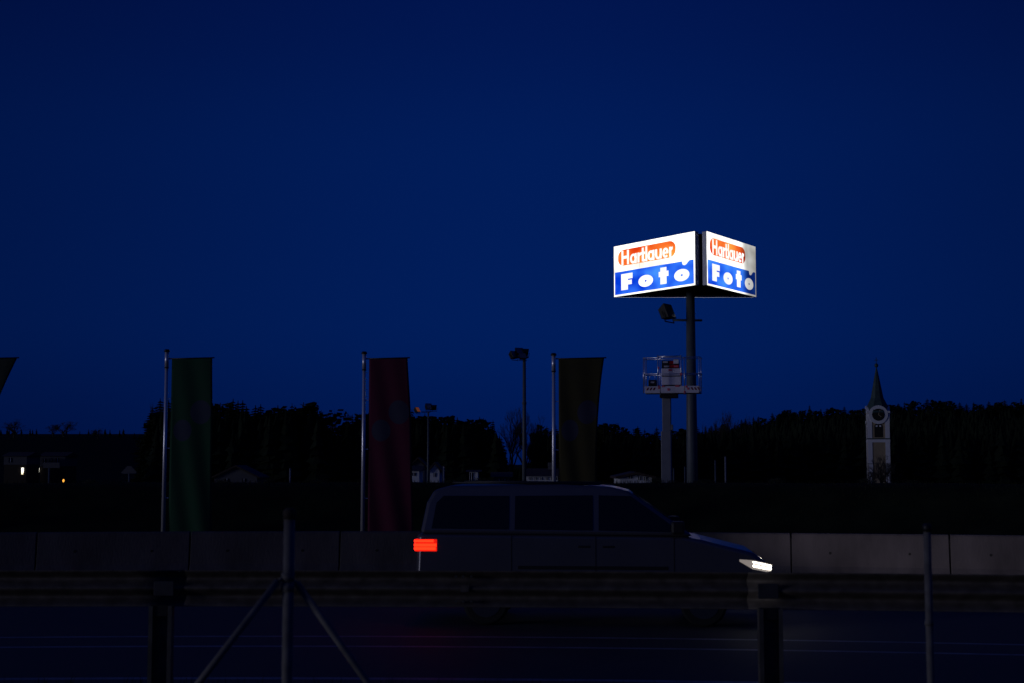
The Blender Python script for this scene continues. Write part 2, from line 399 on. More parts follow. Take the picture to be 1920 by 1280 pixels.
flagpole(-58, 650, -62, 'flagpole just outside the left edge that holds the dark banner corner', 'dark banner flag of which one corner enters the picture at the left edge', (.012, .028, .018), (.05, .05, .08), X(28), X(-16), lambda v: max(0, (v - .62) / .38) ** 1.2, 4)

# ------------------------------------------------------------------ illuminated pylon sign
PY = 100.0
N1 = at(1302.5, 434, PY); N2 = at(1325, 433.5, PY); PL = at(1151, 462, PY * 1.073); PR = at(1416.5, 461, PY * 1.073)
ZT = N1.z; ZB = at(1303, 535, PY).z; HH = ZT - ZB
cx = (N1.x + N2.x + PL.x + PR.x * 1.0 + (N1.x + N2.x) / 2 * 0) / 4; cen = at(1294.5, 560, PY + 4.6)
pyl = empty('sign_pylon', (cen.x, PY + 4.6, -.5), 0, 'tall pylon with a three-sided illuminated sign box reading Hartlauer Foto', 'pylon sign')
pb = pyl.location
pole = MB().tube([(0, 0, -6), (0, 0, 5), (0, 0, ZB + .5 + .6)], [.44, .40, .31], 24).build('pole', M['steel'], pyl)
MB().tube([(0, 0, 9.3), (0, 0, 9.42)], .40, 24).build('flange', M['steel'], pole)

def emis(name, c0, c1, strength, sc_=.55, fade=None, var=.35, seed=0):
    """a back-lit translucent sheet: colour rides on the uneven brightness of the tubes behind"""
    m = bpy.data.materials.new(name); m.use_nodes = True; t = m.node_tree; bs = t.nodes['Principled BSDF']
    bs.inputs['Base Color'].default_value = (*[x * .5 for x in c0], 1); bs.inputs['Roughness'].default_value = .3
    c = N(t, 'ShaderNodeTexCoord'); mp = N(t, 'ShaderNodeMapping'); mp.inputs['Location'].default_value = (seed, 0, seed * .7); mp.inputs['Scale'].default_value = (1, 1, 1.5)
    t.links.new(c.outputs['Object'], mp.inputs[0])
    n = N(t, 'ShaderNodeTexNoise'); n.inputs['Scale'].default_value = sc_; n.inputs['Detail'].default_value = 1.5; t.links.new(mp.outputs[0], n.inputs['Vector'])
    mr = N(t, 'ShaderNodeMapRange'); mr.inputs[1].default_value = .34; mr.inputs[2].default_value = .66; t.links.new(n.outputs[0], mr.inputs[0])
    mx = N(t, 'ShaderNodeMix', data_type='RGBA'); mx.inputs[6].default_value = (*c0, 1); mx.inputs[7].default_value = (*c1, 1); t.links.new(mr.outputs[0], mx.inputs[0])
    t.links.new(mx.outputs[2], bs.inputs['Emission Color'])
    st = mth(t, 'MULTIPLY_ADD', mr.outputs[0], strength * var * 2, strength * (1 - var))
    if fade:
        sp = N(t, 'ShaderNodeSeparateXYZ'); t.links.new(c.outputs['Object'], sp.inputs[0])
        f = N(t, 'ShaderNodeMapRange', interpolation_type='SMOOTHSTEP'); f.inputs[1].default_value = fade[0]; f.inputs[2].default_value = fade[1]; f.inputs[3].default_value = 1; f.inputs[4].default_value = fade[2]
        t.links.new(mth(t, 'SUBTRACT', sp.outputs[0], mth(t, 'MULTIPLY', sp.outputs[2], -.12)), f.inputs[0]); st = mth(t, 'MULTIPLY', st, f.outputs[0])
    t.links.new(st, bs.inputs['Emission Strength'])
    return m

def hartlauer(w_, h_):
    """the nine bold rounded letters, as flat cut-outs"""
    b_ = MB(); k = [0]
    def poly(p):
        k[0] += 1; y = -.0006 * (k[0] % 7); b_.prism([(u * w_, v * h_) for u, v in p], 'y', y - .004, y)
    def rect(u0, u1, v0, v1): poly([(u0, v0), (u1, v0), (u1, v1), (u0, v1)])
    def arc(u0, u1, v0, v1, a0, a1, tu=.039, tv=.15, n=14):
        cu, cv, ru, rv = (u0 + u1) / 2, (v0 + v1) / 2, (u1 - u0) / 2, (v1 - v0) / 2
        for i in range(n):
            p = [R(a0 + (a1 - a0) * (i + d) / n) for d in (0, 1)]
            poly([(cu + ru * math.cos(p[0]), cv + rv * math.sin(p[0])), (cu + ru * math.cos(p[1]), cv + rv * math.sin(p[1])),
                  (cu + (ru - tu) * math.cos(p[1]), cv + (rv - tv) * math.sin(p[1])), (cu + (ru - tu) * math.cos(p[0]), cv + (rv - tv) * math.sin(p[0]))])
    S = .039; xh = .67
    rect(0, S, 0, 1); rect(.112, .112 + S, 0, 1); rect(S, .112, .42, .62)                                 # H
    for u in (.172, .520): arc(u, u + .132, -.01, xh, 0, 360, S, .15); rect(u + .132 - S * .9, u + .134, 0, xh)      # a
    rect(.322, .322 + S, 0, xh); poly([(.322 + S, .40), (.390, .50), (.390, xh), (.322 + S, .62)])         # r
    rect(.408, .408 + S, .03, .95); rect(.393, .470, .50, xh); poly([(.430, 0), (.474, 0), (.474, .16), (.430, .16)])  # t
    rect(.480, .480 + S * .9, 0, 1)                                                                        # l
    rect(.668, .668 + S, .25, xh); rect(.755, .755 + S, 0, xh); arc(.668, .790, -.01, .56, 180, 360, S, .15)  # u
    arc(.806, .925, -.01, xh, 12, 318, S, .15); rect(.835, .920, .27, .40)                                 # e
    rect(.935, .935 + S, 0, xh); poly([(.935 + S, .40), (1.0, .50), (1.0, xh), (.935 + S, .62)])           # r
    return b_

def sheet(poly, y, mats, name, parent, hole=None):
    me = bpy.data.meshes.new(name); bm = bmesh.new()
    vs = [bm.verts.new((u, y, v)) for u, v in poly]
    es = [bm.edges.new((vs[i], vs[(i+1) % len(vs)])) for i in range(len(vs))]
    if hole:
        hv = [bm.verts.new((u, y, v)) for u, v in hole]; es += [bm.edges.new((hv[i], hv[(i+1) % len(hv)])) for i in range(len(hv))]
    bmesh.ops.triangle_fill(bm, use_beauty=True, use_dissolve=False, edges=es)
    r = bmesh.ops.extrude_face_region(bm, geom=bm.faces[:])
    bmesh.ops.translate(bm, verts=[g_ for g_ in r['geom'] if isinstance(g_, bmesh.types.BMVert)], vec=(0, .006, 0))
    bmesh.ops.recalc_face_normals(bm, faces=bm.faces); bm.to_mesh(me); bm.free(); me.materials.append(mats)
    o = bpy.data.objects.new(name, me); COL.objects.link(o); o.parent = parent; return o
def ell(u, v, ru, rv, n=40): return [(u + ru * math.cos(2*math.pi*k/n), v + rv * math.sin(2*math.pi*k/n)) for k in range(n)]
def rrect(u0, u1, v0, v1, ru, n=10):
    rv = (v1 - v0) * .5 * .86; p = []
    for cxx, cyy, a in ((u1-ru, v1-rv, 0), (u0+ru, v1-rv, 90), (u0+ru, v0+rv, 180), (u1-ru, v0+rv, 270)):
        for k in range(n + 1):
            t = R(a + 90 * k / n); p.append((cxx + ru * math.cos(t), cyy + rv * math.sin(t)))
    return p

def lightbox(A, B, label, printed=True, fade=None, seed=0):
    d = Vector((B.x - A.x, B.y - A.y, 0)); Lb = d.length; an = math.atan2(d.y, d.x)
    D = .36
    bx = MB().box((0, .012, 0), (Lb, D, HH)).build('light_box', M['shell'], pyl, .015)
    bx.location = Vector((A.x, A.y, ZB)) - pb; bx.rotation_euler = (0, 0, an); bx['label'] = label
    U = lambda u: u * Lb
    V = lambda v: v * HH
    fd = (lambda k: (fade[0] * Lb, fade[1] * Lb, k)) if fade else (lambda k: None)
    WH = emis('backlit_white', (1, .96, .84), (1, 1, .95), 1.45, .5, fd(.27), .3, seed)
    BL = emis('backlit_blue', (.0, .050, .78), (.05, .25, 1.0), 1.0, .42, fd(.16), .16, seed + 3)
    OR = emis('backlit_orange', (.95, .060, .004), (1.0, .32, .045), 1.0, .5, fd(.24), .2, seed + 5)
    e = .0
    sheet([(e, e), (Lb - e, e), (Lb - e, HH - e), (e, HH - e)], 0, WH, 'white_face', bx)
    if not printed: return bx
    u0, u1, v0, v1 = U(.013), U(.985), V(.033), V(.480)
    band = [(u0, v0), (u1, v0), (u1, v1), (U(.940), v1), (U(.920), v1 - V(.028)), (U(.898), v1 - V(.068)), (U(.876), v1 - V(.080)), (U(.858), v1 - V(.066)), (U(.852), v1 - V(.03)), (U(.848), v1), (u0, v1)]
    sheet(band, -.008, BL, 'blue_band', bx)
    sheet(rrect(U(.056), U(.775), V(.588), V(.905), U(.078)), -.008, OR, 'orange_pill', bx)
    LT = emis('backlit_letter', (1, .98, .92), (1, 1, .97), 1.12, .5, fd(.45), .1, seed)
    me = hartlauer(U(.640), V(.287)).mesh('lettering', LT)
    lo = bpy.data.objects.new('lettering', me); COL.objects.link(lo); lo.parent = bx; lo.location = (U(.102), -.02, V(.600))
    Fp = [(.096, .108), (.182, .108), (.182, .205), (.232, .205), (.232, .292), (.182, .292), (.182, .318), (.242, .318), (.242, .425), (.096, .425)]
    sheet([(U(a), V(c)) for a, c in Fp], -.018, LT, 'letter', bx)
    for (c, r_) in ((.408, .091), (.846, .089)):
        sheet(ell(U(c), V(.222), U(r_), V(.114)), -.018, LT, 'letter', bx, hole=ell(U(c), V(.222), U(.0125), V(.020), 14))
    tp = [(.590, .108), (.664, .108), (.664, .250), (.688, .250), (.688, .350), (.664, .350), (.664, .425), (.590, .425), (.590, .350), (.570, .350), (.570, .250), (.590, .250)]
    sheet([(U(a), V(c)) for a, c in tp], -.018, LT, 'letter', bx)
    for uu in (.33, .66):                                     # sheet joints in the acrylic cover
        MB().box((U(uu) - .006, -.0035, V(.50)), (U(uu) + .006, .0, HH)).build('cover_joint', M['shell'], bx)
    return bx
lightbox(PL, N1, 'light box facing left with a white Hartlauer and Foto face', True, None, 0)
lightbox(N2, PR, 'light box facing right, its far end dim where tubes have failed', True, (.66, .86), 2)
lightbox(PR + Vector((-.15, .25, 0)), PL + Vector((.15, .25, 0)), 'light box facing away from the road', False, None, 4)
tri = [(p.x - pb.x, p.y - pb.y) for p in (PL + Vector((.42, .1, 0)), N1 + Vector((.24, .40, 0)), N2 + Vector((-.24, .40, 0)), PR + Vector((-.42, .1, 0)))]
MB().prism(tri, 'z', ZB - pb.z + .10, ZB - pb.z + .16).build('soffit', M['soffit'], pyl)
MB().prism(tri, 'z', ZT - pb.z - .20, ZT - pb.z - .12).build('top_deck', M['soffit'], pyl)
nm = (N1 + N2) / 2 - pb
MB().tube([(nm.x, nm.y + 1.0, ZB - pb.z + .17), (nm.x, nm.y + 1.0, ZT - pb.z - .22)], .13, 12).build('corner_strut', M['shell'], pyl)
for q in ((1178, 559), (1218, 558), (1369, 561)):
    p = at(q[0], q[1], PY + 6.2); MB().box((p.x - pb.x - .06, p.y - pb.y - .1, ZB - pb.z - .06), (p.x - pb.x + .06, p.y - pb.y + .1, ZB - pb.z + .099)).build('drain_clip', M['soffit'], pyl)
# flood lamp on a cross arm of the pylon pole
def flood(parent, loc, rz, tilt, s=1.0, glass='lens', name='flood_lamp'):
    h = MB(); h.add([Vector(p) * s for p in ((-.42,-.10,-.36),(.42,-.10,-.36),(.42,-.10,.36),(-.42,-.10,.36),(-.26,.34,-.24),(.26,.34,-.24),(.26,.34,.24),(-.26,.34,.24))],
          [(0,1,2,3),(7,6,5,4),(0,4,5,1),(1,5,6,2),(2,6,7,3),(3,7,4,0)])
    o = h.build(name, M['black'], parent, .02 * s); o.location = loc; o.rotation_euler = (tilt, 0, rz)
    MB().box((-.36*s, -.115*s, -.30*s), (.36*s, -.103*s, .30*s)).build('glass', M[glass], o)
    k = MB(); k.tube([(-.45*s, .1*s, 0), (-.45*s, .12*s, -.48*s), (.45*s, .12*s, -.48*s), (.45*s, .1*s, 0)], .03 * s, 6); k.build('yoke', M['black'], o)
    return o
ARMZ = at(1300, 601, PY + 4.6).z - pb.z
arm = MB().tube([(at(1262, 600, PY+4.6).x - pb.x, -.1, ARMZ), (at(1316, 603, PY+4.6).x - pb.x, -.1, ARMZ - .02)], .085, 10).build('cross_arm', M['steel'], pyl)
p = at(1253, 585, PY + 4.4); flood(pyl, p - pb, R(58), R(-22), 1.6)

# ------------------------------------------------------------------ lift with work cage
LY = 52.0; c0 = at(1248, 903, LY)
lift = empty('work_platform', (c0.x, LY, gz(c0.x, LY) - .1), R(-12), 'raised work platform cage on a single grey mast in front of the pylon', 'work platform')
lb = lift.location
def lp(px, py, dy=0): return at(px, py, LY + dy) - lb
mw = at(1258, 800, LY).x - at(1239.5, 800, LY).x
mtop = lp(1250, 742).z; mx0 = lp(1240, 800).x
mo = MB().box((mx0, -.16, -.3), (mx0 + mw, .16, mtop * .62)).build('mast', M['mast'], lift, .02)
mx1 = lp(1240.5, 700).x
MB().box((mx1 + .02, -.13, mtop * .6), (mx1 + mw - .03, .13, mtop)).build('inner_mast', M['mast'], lift, .015)
MB().box((mx0 + mw - .003, -.12, lp(0, 806).z), (mx0 + mw + .07, .05, lp(0, 795).z)).build('junction_box', M['mast'], mo, .01)
zf0 = lp(0, 737).z; zf1 = lp(0, 724).z; zr = lp(0, 671).z; zm = lp(0, 701).z
xl = lp(1211, 700).x; xr_ = lp(1313.5, 700).x; DP = .42
fl = MB().box((xl, -DP, zf0), (xr_, DP, zf0 + .06)); fl.build('floor', M['plate'], lift, .008)
MB().box((xl, -DP - .008, zf0 + .03), (xr_, -DP + .012, zf1)).build('toe_board', M['plate'], lift, .004)
MB().box((xl, DP - .012, zf0 + .065), (xr_, DP + .008, zf1)).build('toe_board', M['plate'], lift, .004)
MB().box((mx1 - .05, -.3, zf0 - .16), (mx1 + mw + .22, .3, zf0 - .003)).build('mount', M['black'], lift, .01)
def rail_part(name, a, c, r_=.017): return MB().tube([a, c], r_, 8).build(name, M['rail'], lift)
for dy in (-DP, DP):
    rail_part('top_rail', (xl - .05, dy, zr), (xr_ + .02, dy, zr + .01)); rail_part('mid_rail', (xl - .02, dy, zm), (xr_ + .02, dy, zm))
    for px in (1209, 1240, 1285 if dy < 0 else 1281, 1312): rail_part('upright', (lp(px, 700).x, dy, zf0 + (.0 if px not in (1240, 1285) else -.07)), (lp(px, 700).x, dy, zr + .01))
for xx in (xl - .045, xr_ + .015):
    for z in (zr + .005, zm): rail_part('end_rail', (xx, -DP, z), (xx, DP, z))
    for dy in (0.0,): rail_part('upright', (xx, dy, zf1 - .02), (xx, dy, zr), .015)
rail_part('gate_bar', (lp(1236, 700).x, -DP - .02, lp(0, 668.5).z), (lp(1279, 700).x, -DP - .02, lp(0, 668.5).z), .02)
for px in (1236, 1279): rail_part('gate_post', (lp(px, 700).x, -DP - .025, zf1), (lp(px, 700).x, -DP - .025, lp(0, 666).z), .02)
cab = MB().box((lp(1241, 700).x, -.15, lp(0, 721).z), (lp(1278, 700).x, .12, lp(0, 690).z)).build('control_cabinet', M['plate'], lift, .012)
MB().box((lp(1242, 700).x, -.17, lp(0, 721).z - .05), (lp(1277, 700).x, .10, lp(0, 721).z - .01)).build('cabinet_foot', M['black'], lift, .006)
MB().box((lp(1242, 700).x, -.156, lp(0, 705.5).z), (lp(1277, 700).x, -.152, lp(0, 704).z)).build('door_gap', M['black'], cab)
con = MB().box((lp(1241.5, 700).x, -.16, lp(0, 689.6).z), (lp(1274, 700).x, .05, lp(0, 675.5).z)).build('control_panel', M['black'], lift, .008)
def panel(px0, px1, py0, py1, m, nm_, par, y=-.166): MB().box((lp(px0, 700).x, y - .008, lp(0, py1).z), (lp(px1, 700).x, y, lp(0, py0).z)).build(nm_, M[m], par)
panel(1256, 1264, 676, 682.5, 'redplast', 'red_panel', con); panel(1256, 1274, 684, 688.8, 'redplast', 'red_panel', con)
panel(1263.8, 1273.5, 673.5, 681.5, 'plate', 'screen_hood', con, -.18); panel(1244, 1253.5, 676.6, 679.8, 'whitelab', 'sticker', con); panel(1246, 1255.5, 685, 688, 'whitelab', 'sticker', con)
panel(1264.5, 1272.5, 685, 688, 'pink', 'reflector', con, -.176)
tb = MB().box((lp(1217, 700).x, -.25, zf1 + .0), (lp(1232, 700).x, .0, lp(0, 711.5).z)).build('tool_box', M['black'], lift, .01)
panel(1221, 1228, 714.5, 717.5, 'whitelab', 'sticker', tb, -.256)
for px in (1219.5, 1229.5): MB().tube([(lp(px, 700).x, -.2, lp(0, 712).z), (lp(px, 700).x, -.2, zm)], .012, 6).build('hanger', M['rail'], tb)
ty = -DP - .012
for k, px in enumerate((1214, 1220, 1226, 1299, 1305, 1311)):                      # slanted red stripes on the toe board
    a = lp(px, 700).x; z0_, z1_ = lp(0, 731.5).z, lp(0, 726.5).z; sl = .05 if k < 3 else -.05
    MB().prism([(a, z0_), (a + .055, z0_), (a + .055 + sl, z1_), (a + sl, z1_)], 'y', ty - .004, ty + .002).build('warning_stripe', M['darkred'], lift)
for (a, b_, c, d) in ((1253.5, 1257.5, 728, 732.5), (1287, 1290, 723, 727), (1290, 1293.5, 727, 731), (1236, 1239, 722, 729), (1268, 1275.5, 722.5, 725.5), (1243, 1248, 723, 725.5), (1283.8, 1286.2, 733, 738)):
    panel(a, b_, c, d, 'pink', 'reflector', lift, ty - .004)
for (a, b_, c, d) in ((1236.2, 1238.5, 688, 693), (1277, 1281, 700, 704.5)): panel(a, b_, c, d, 'pink', 'reflector', lift, -DP - .05)
panel(1254, 1261, 691.5, 695, 'pink', 'reflector', cab, -.152)

# ------------------------------------------------------------------ floodlight masts
def mast(px, py_top, Y, r0, label, heads):
    t = at(px, py_top, Y); bz = gz(t.x, Y) - .3
    o = empty('floodlight_mast', (t.x, Y, bz), 0, label, 'floodlight mast', 'floodlight masts')
    H = t.z - bz
    MB().tube([(0, 0, 0), (0, 0, H * .55), (0, 0, H)], [r0 * 1.25, r0, r0 * .8], 14).build('pole', M['steel'], o)
    MB().tube([(0, 0, H * .72), (0, 0, H * .72 + .12)], r0 * 1.15, 14).build('collar', M['steel'], o)
    MB().tube([(-1.1 * r0 * 6, 0, H - .02), (.35 * r0 * 6, 0, H - .02)], r0 * .45, 8).build('cross_bar', M['black'], o)
    for (dx, dz, dy, rz, ti, s, gl) in heads: flood(o, (dx, dy, H + dz), R(rz), R(ti), s, gl)
    return o
m1 = mast(983, 668, 75, .105, 'tall floodlight mast with a cluster of dark lamps, left of the ochre flag', [(-.55, .10, -.1, 55, -28, .60, 'lens'), (-.25, .30, .1, 30, -35, .58, 'lens'), (-.10, .02, -.25, 20, -30, .5, 'lens'), (.02, .26, .3, 200, -30, .55, 'lens')])
mast(803, 771, 150, .11, 'thin floodlight mast right of the crimson flag with amber reflection painted on one lamp', [(.05, .55, .0, 40, -25, .95, 'lens'), (.55, .45, .3, 200, -25, .8, 'lens'), (-1.15, .20, -.1, 62, -30, .85, 'amber')])

# ------------------------------------------------------------------ church tower
CY = 352.0; ct = at(1648, 900, CY)
ch = empty('church_tower', (ct.x, CY, -4.2), R(-10), 'white and ochre church tower with a round clock gable and dark pointed spire', 'church')
def cz(py): return at(1647, py, CY).z + 4.2
hw = 2.5
tw = MB().box((-hw, -hw, -1), (hw, hw, cz(774))).build('tower_wall', M['ochre'], ch)
for s in (-1, 1):
    for fx in (0, 1):
        for t_ in (-1, 1):
            a = (s * hw, t_ * hw)
    for z0_, z1_ in ((-.9, cz(826)), (cz(820.8), cz(775))):
        for t_ in (-1, 1):
            x0, x1 = sorted((s * (hw - .95), s * (hw + .14))); y0, y1 = sorted((t_ * (hw - .95), t_ * (hw + .14)))
            MB().box((x0, y0, z0_), (x1, y1, z1_)).build('corner_pilaster', M['white'], ch)
MB().box((-hw - .3, -hw - .3, cz(774)), (hw + .3, hw + .3, cz(772) + .25)).build('cornice', M['white'], ch)
MB().box((-hw - .22, -hw - .22, cz(822.8)), (hw + .22, hw + .22, cz(820.8))).build('string_course', M['copper'], ch)
MB().box((-hw - .18, -hw - .18, cz(828.5)), (hw + .18, hw + .18, cz(822.8) - .01)).build('frieze', M['white'], ch)
MB().box((-hw - .2, -hw - .2, cz(869)), (hw + .2, hw + .2, cz(868))).build('string_course', M['copper'], ch)
for rz in (0, 90, 180, 270):
    fr = empty('clock_gable', (0, 0, cz(777)), R(rz)); fr.parent = ch
    rg = [(2.3 * math.cos(R(a)), 2.3 * math.sin(R(a))) for a in range(0, 360, 12)]
    MB().prism(rg, 'y', -hw - .34, -hw + .3).build('gable_disc', M['white'], fr)
    MB().prism([(1.5 * math.cos(R(a)), 1.5 * math.sin(R(a))) for a in range(0, 360, 12)], 'y', -hw - .42, -hw - .345).build('clock_face', M['hole'], fr)
    for a, l in ((20, 1.25), (130, .85)): MB().box((-.07, -hw - .47, 0), (.07, -hw - .43, l), 0, Matrix.Rotation(R(a), 4, 'Y')).build('clock_hand', M['ochre'], fr)
    wn = empty('belfry_window', (0, 0, cz(819)), R(rz)); wn.parent = ch
    ar = [(-1.0, 0), (1.0, 0)] + [(1.0 * math.cos(R(a)), 2.5 + 1.0 * math.sin(R(a))) for a in range(0, 181, 15)]
    MB().prism(ar, 'y', -hw - .05, -hw - .004).build('opening', M['hole'], wn)
    for k in range(6): MB().box((-.9, -hw - .12, .3 + k * .36), (.9, -hw - .055, .42 + k * .36)).build('louvre', M['timber'], wn)
    for dx in (-.45, .4): MB().box((dx - .22, -hw - .14, 2.55), (dx + .22, -hw - .06, 2.95)).build('bell_light', M['white'], wn)
# spire: flared foot, eight-sided needle
sp_ = MB(); prof_s = [(cz(773), hw * 1.22), (cz(765), hw * 1.1), (cz(757), hw * .9), (cz(745), hw * .60), (cz(725), hw * .41), (cz(705), hw * .22), (cz(686), .08)]
vs = []
for z, r_ in prof_s:
    for k in range(8):
        a = math.pi / 8 + k * math.pi / 4; vs.append((r_ / math.cos(math.pi / 8) * math.cos(a), r_ / math.cos(math.pi / 8) * math.sin(a), z))
sp_.add(vs, [(i*8+k, i*8+(k+1)%8, (i+1)*8+(k+1)%8, (i+1)*8+k) for i in range(len(prof_s)-1) for k in range(8)] + [tuple(range(7, -1, -1))])
spo = sp_.build('spire', M['copper'], ch)
bl = MB(); zz = cz(684); bl.tube([(0, 0, zz - .6), (0, 0, zz - .35), (0, 0, zz), (0, 0, zz + .35), (0, 0, zz + .6)], [.05, .38, .5, .38, .05], 12); bl.build('ball', M['copper'], spo)
MB().box((-.07, -.07, zz + .5), (.07, .07, zz + 2.0)).build('cross', M['copper'], spo)
MB().box((-.45, -.06, zz + 1.25), (.45, .06, zz + 1.4)).build('cross_bar', M['copper'], spo)
# ------------------------------------------------------------------ far houses
def house(px0, px1, py_eave, py_ridge, Y, label, wall='hwall', lower=None, py_low=None, wins=(), ridge='x', rz=0, depth=8, chim=False, lit=()):
    a, c = at(px0, py_eave, Y), at(px1, py_eave, Y); cx_ = (a.x + c.x) / 2; W = c.x - a.x
    zg = gz(cx_, Y) - .3; o = empty('house', (cx_, Y, zg), R(rz), label, 'house', 'far houses beyond the bank')
    he = a.z - zg; hr = at(px0, py_ridge, Y).z - zg
    if lower:
        zl = at(px0, py_low, Y).z - zg
        MB().box((-W/2, 0, 0), (W/2, depth, zl)).build('lower_wall', M[lower], o); MB().box((-W/2 - .05, -.05, zl + .003), (W/2 + .05, depth, he)).build('wall', M[wall], o)
    else: MB().box((-W/2, 0, -.5), (W/2, depth, he)).build('wall', M[wall], o)
    ov = .45
    if ridge == 'x': rf = MB().prism([(-ov, he - .02), (depth + ov, he - .02), (depth / 2, hr)], 'x', -W/2 - ov, W/2 + ov).build('roof', M['tile'], o)
    else:
        MB().prism([(-W/2, he + .003), (W/2, he + .003), (0, hr - .25)], 'y', .01, depth).build('gable_wall', M[wall], o)
        rf = MB().prism([(-W/2 - ov, he - .25), (-W/2 - ov, he), (0, hr + .1), (W/2 + ov, he), (W/2 + ov, he - .25), (0, hr - .2)], 'y', -ov, depth + ov).build('roof', M['tile'], o)
    if chim: MB().box((W*.2, depth*.4, hr - 1.2), (W*.2 + .6, depth*.4 + .6, hr + .7)).build('chimney', M['dwall'], rf)
    for (u, py0, py1, wpx) in wins:
        xw = at(px0 + u * (px1 - px0), 880, Y).x - cx_; hwid = wpx / 2 / F * Y; z0_ = at(0, py1, Y).z - zg; z1_ = at(0, py0, Y).z - zg
        f_ = MB().box((xw - hwid, -.10, z0_), (xw + hwid, -.052, z1_)).build('window', M['glass'], o)
        MB().box((xw - .04, -.125, z0_), (xw + .04, -.102, z1_)).build('glazing_bar', M['hwall'], f_)
    for (px, py, w_, h_, m_) in lit:
        q = at(px, py, Y); hx, hz = w_ / 2 / F * Y, h_ / 2 / F * Y
        MB().box((q.x - cx_ - hx, -.11, q.z - zg - hz), (q.x - cx_ + hx, -.06, q.z - zg + hz)).build('lit_window', M[m_], o)
    return o
house(76, 122, 854, 846, 300, 'pale upper storey of a far house with small windows at the left edge', 'dwall', 'timber', 873, ((.15, 859, 867, 6), (.42, 858, 865, 5), (.68, 858, 866, 6)), lit=((72, 880, 4, 8, 'litw'),))
house(8, 50, 854, 846, 290, 'dim far house at the left edge with two lit windows', 'dwall', 'timber', 870, ((.27, 857, 866, 7),), lit=((42.5, 880, 4, 8, 'litw'), (42, 886, 3, 4, 'lit')))
house(764, 786, 881, 872, 190, 'small pale house wall left of the thin floodlight mast', wins=((.55, 885, 891, 6),))
house(806, 824, 881, 866, 200, 'narrow pale house gable right of the thin floodlight mast', ridge='y', wins=((.5, 885, 893, 4),))
house(771, 796, 873, 857, 240, 'dim gabled house standing behind the small pale house', 'dwall', ridge='y')
house(880, 896, 883, 880, 180, 'small pale shed with an open dark doorway, left of the tall floodlight mast', wins=((.25, 885, 902, 6),), depth=4)
house(925, 956, 893, 884, 210, 'dim low house just left of the tall floodlight mast', 'dwall', wins=((.35, 896, 901, 6), (.7, 896, 901, 6)))
house(988, 1046, 891, 877, 170, 'long low pale house between the tall floodlight mast and the ochre flag', wins=tuple((k, 893.5, 898.5, 4) for k in (.10, .28, .46, .64, .82, .93)), chim=True, depth=7)
house(1162, 1222, 892, 885, 160, 'pale bungalow with shallow gable left of the platform mast', 'hwall', ridge='y', wins=((.34, 890, 896, 6), (.62, 892, 899, 5), (.8, 893, 900, 5)), depth=9)
house(402, 482, 893, 872, 220, 'dim broad house with a gabled roof right of the green flag', 'dwall', ridge='y', wins=((.3, 896, 902, 6), (.7, 896, 902, 6)))
# small posts and signs behind the bank
def post(px, py0, py1, Y, wpx, label, cat='post', name='marker_post', m='mast'):
    t = at(px, py0, Y); zb = gz(t.x, Y) - .2; r_ = wpx / 2 / F * Y
    o = empty(name, (t.x, Y, zb), 0, label, cat, 'pale posts beyond the bank')
    MB().tube([(0, 0, 0), (0, 0, t.z - zb)], r_, 8).build('shaft', M[m], o); MB().tube([(0, 0, t.z - zb), (0, 0, t.z - zb + r_)], [r_ * 1.15, r_ * .5], 8).build('cap', M['black'], o)
    return o, t.z - zb
post(544, 877, 906, 62, 3.2, 'pale upright post right of the dim broad house')
post(832, 873, 905, 90, 3, 'slim pale post right of the narrow house gable')
post(1263, 877, 905, 80, 2.6, 'faint post in the gap between platform mast and pylon, nearer the platform', m='steel')
post(1284, 874, 905, 80, 2.6, 'faint post in the gap between platform mast and pylon, nearer the pylon', m='steel')
post(1341, 862, 903, 85, 2.8, 'shorter of two slim posts right of the pylon', m='steel')
post(1360, 855, 905, 82, 3.2, 'taller of two slim posts right of the pylon')
o, h = post(92, 874, 905, 120, 3.2, 'dim post below the pale far house at the left', m='steel')
MB().box((-.5, -.08, h - .1), (.9, -.02, h + .35)).build('sign_plate', M['dwall'], o)
o, h = post(242, 884, 908, 110, 3.2, 'small peaked sign on a post in the dark field left of the green flag', 'sign', 'sign_post', 'steel')
MB().prism([(-.62, h - .05), (-.45, h - .12), (.5, h - .1), (.6, h), (.15, h + .45), (-.12, h + .48)], 'y', -.06, -.01).build('sign_plate', M['dwall'], o)
# lamp by the left houses
q = at(119, 900, 200); lo = empty('yard_lamp', (q.x, 200, gz(q.x, 200)), 0, 'small orange yard lamp glowing beside the far houses at the left', 'lamp')
MB().tube([(0, 0, 0), (0, 0, q.z - gz(q.x, 200) - .2)], .04, 8).build('shaft', M['steel'], lo)
MB().tube([(0, 0, q.z - gz(q.x, 200) - .2), (0, 0, q.z - gz(q.x, 200)), (0, 0, q.z - gz(q.x, 200) + .2)], [.10, .15, .08], 8).build('globe', M['lito'], lo)

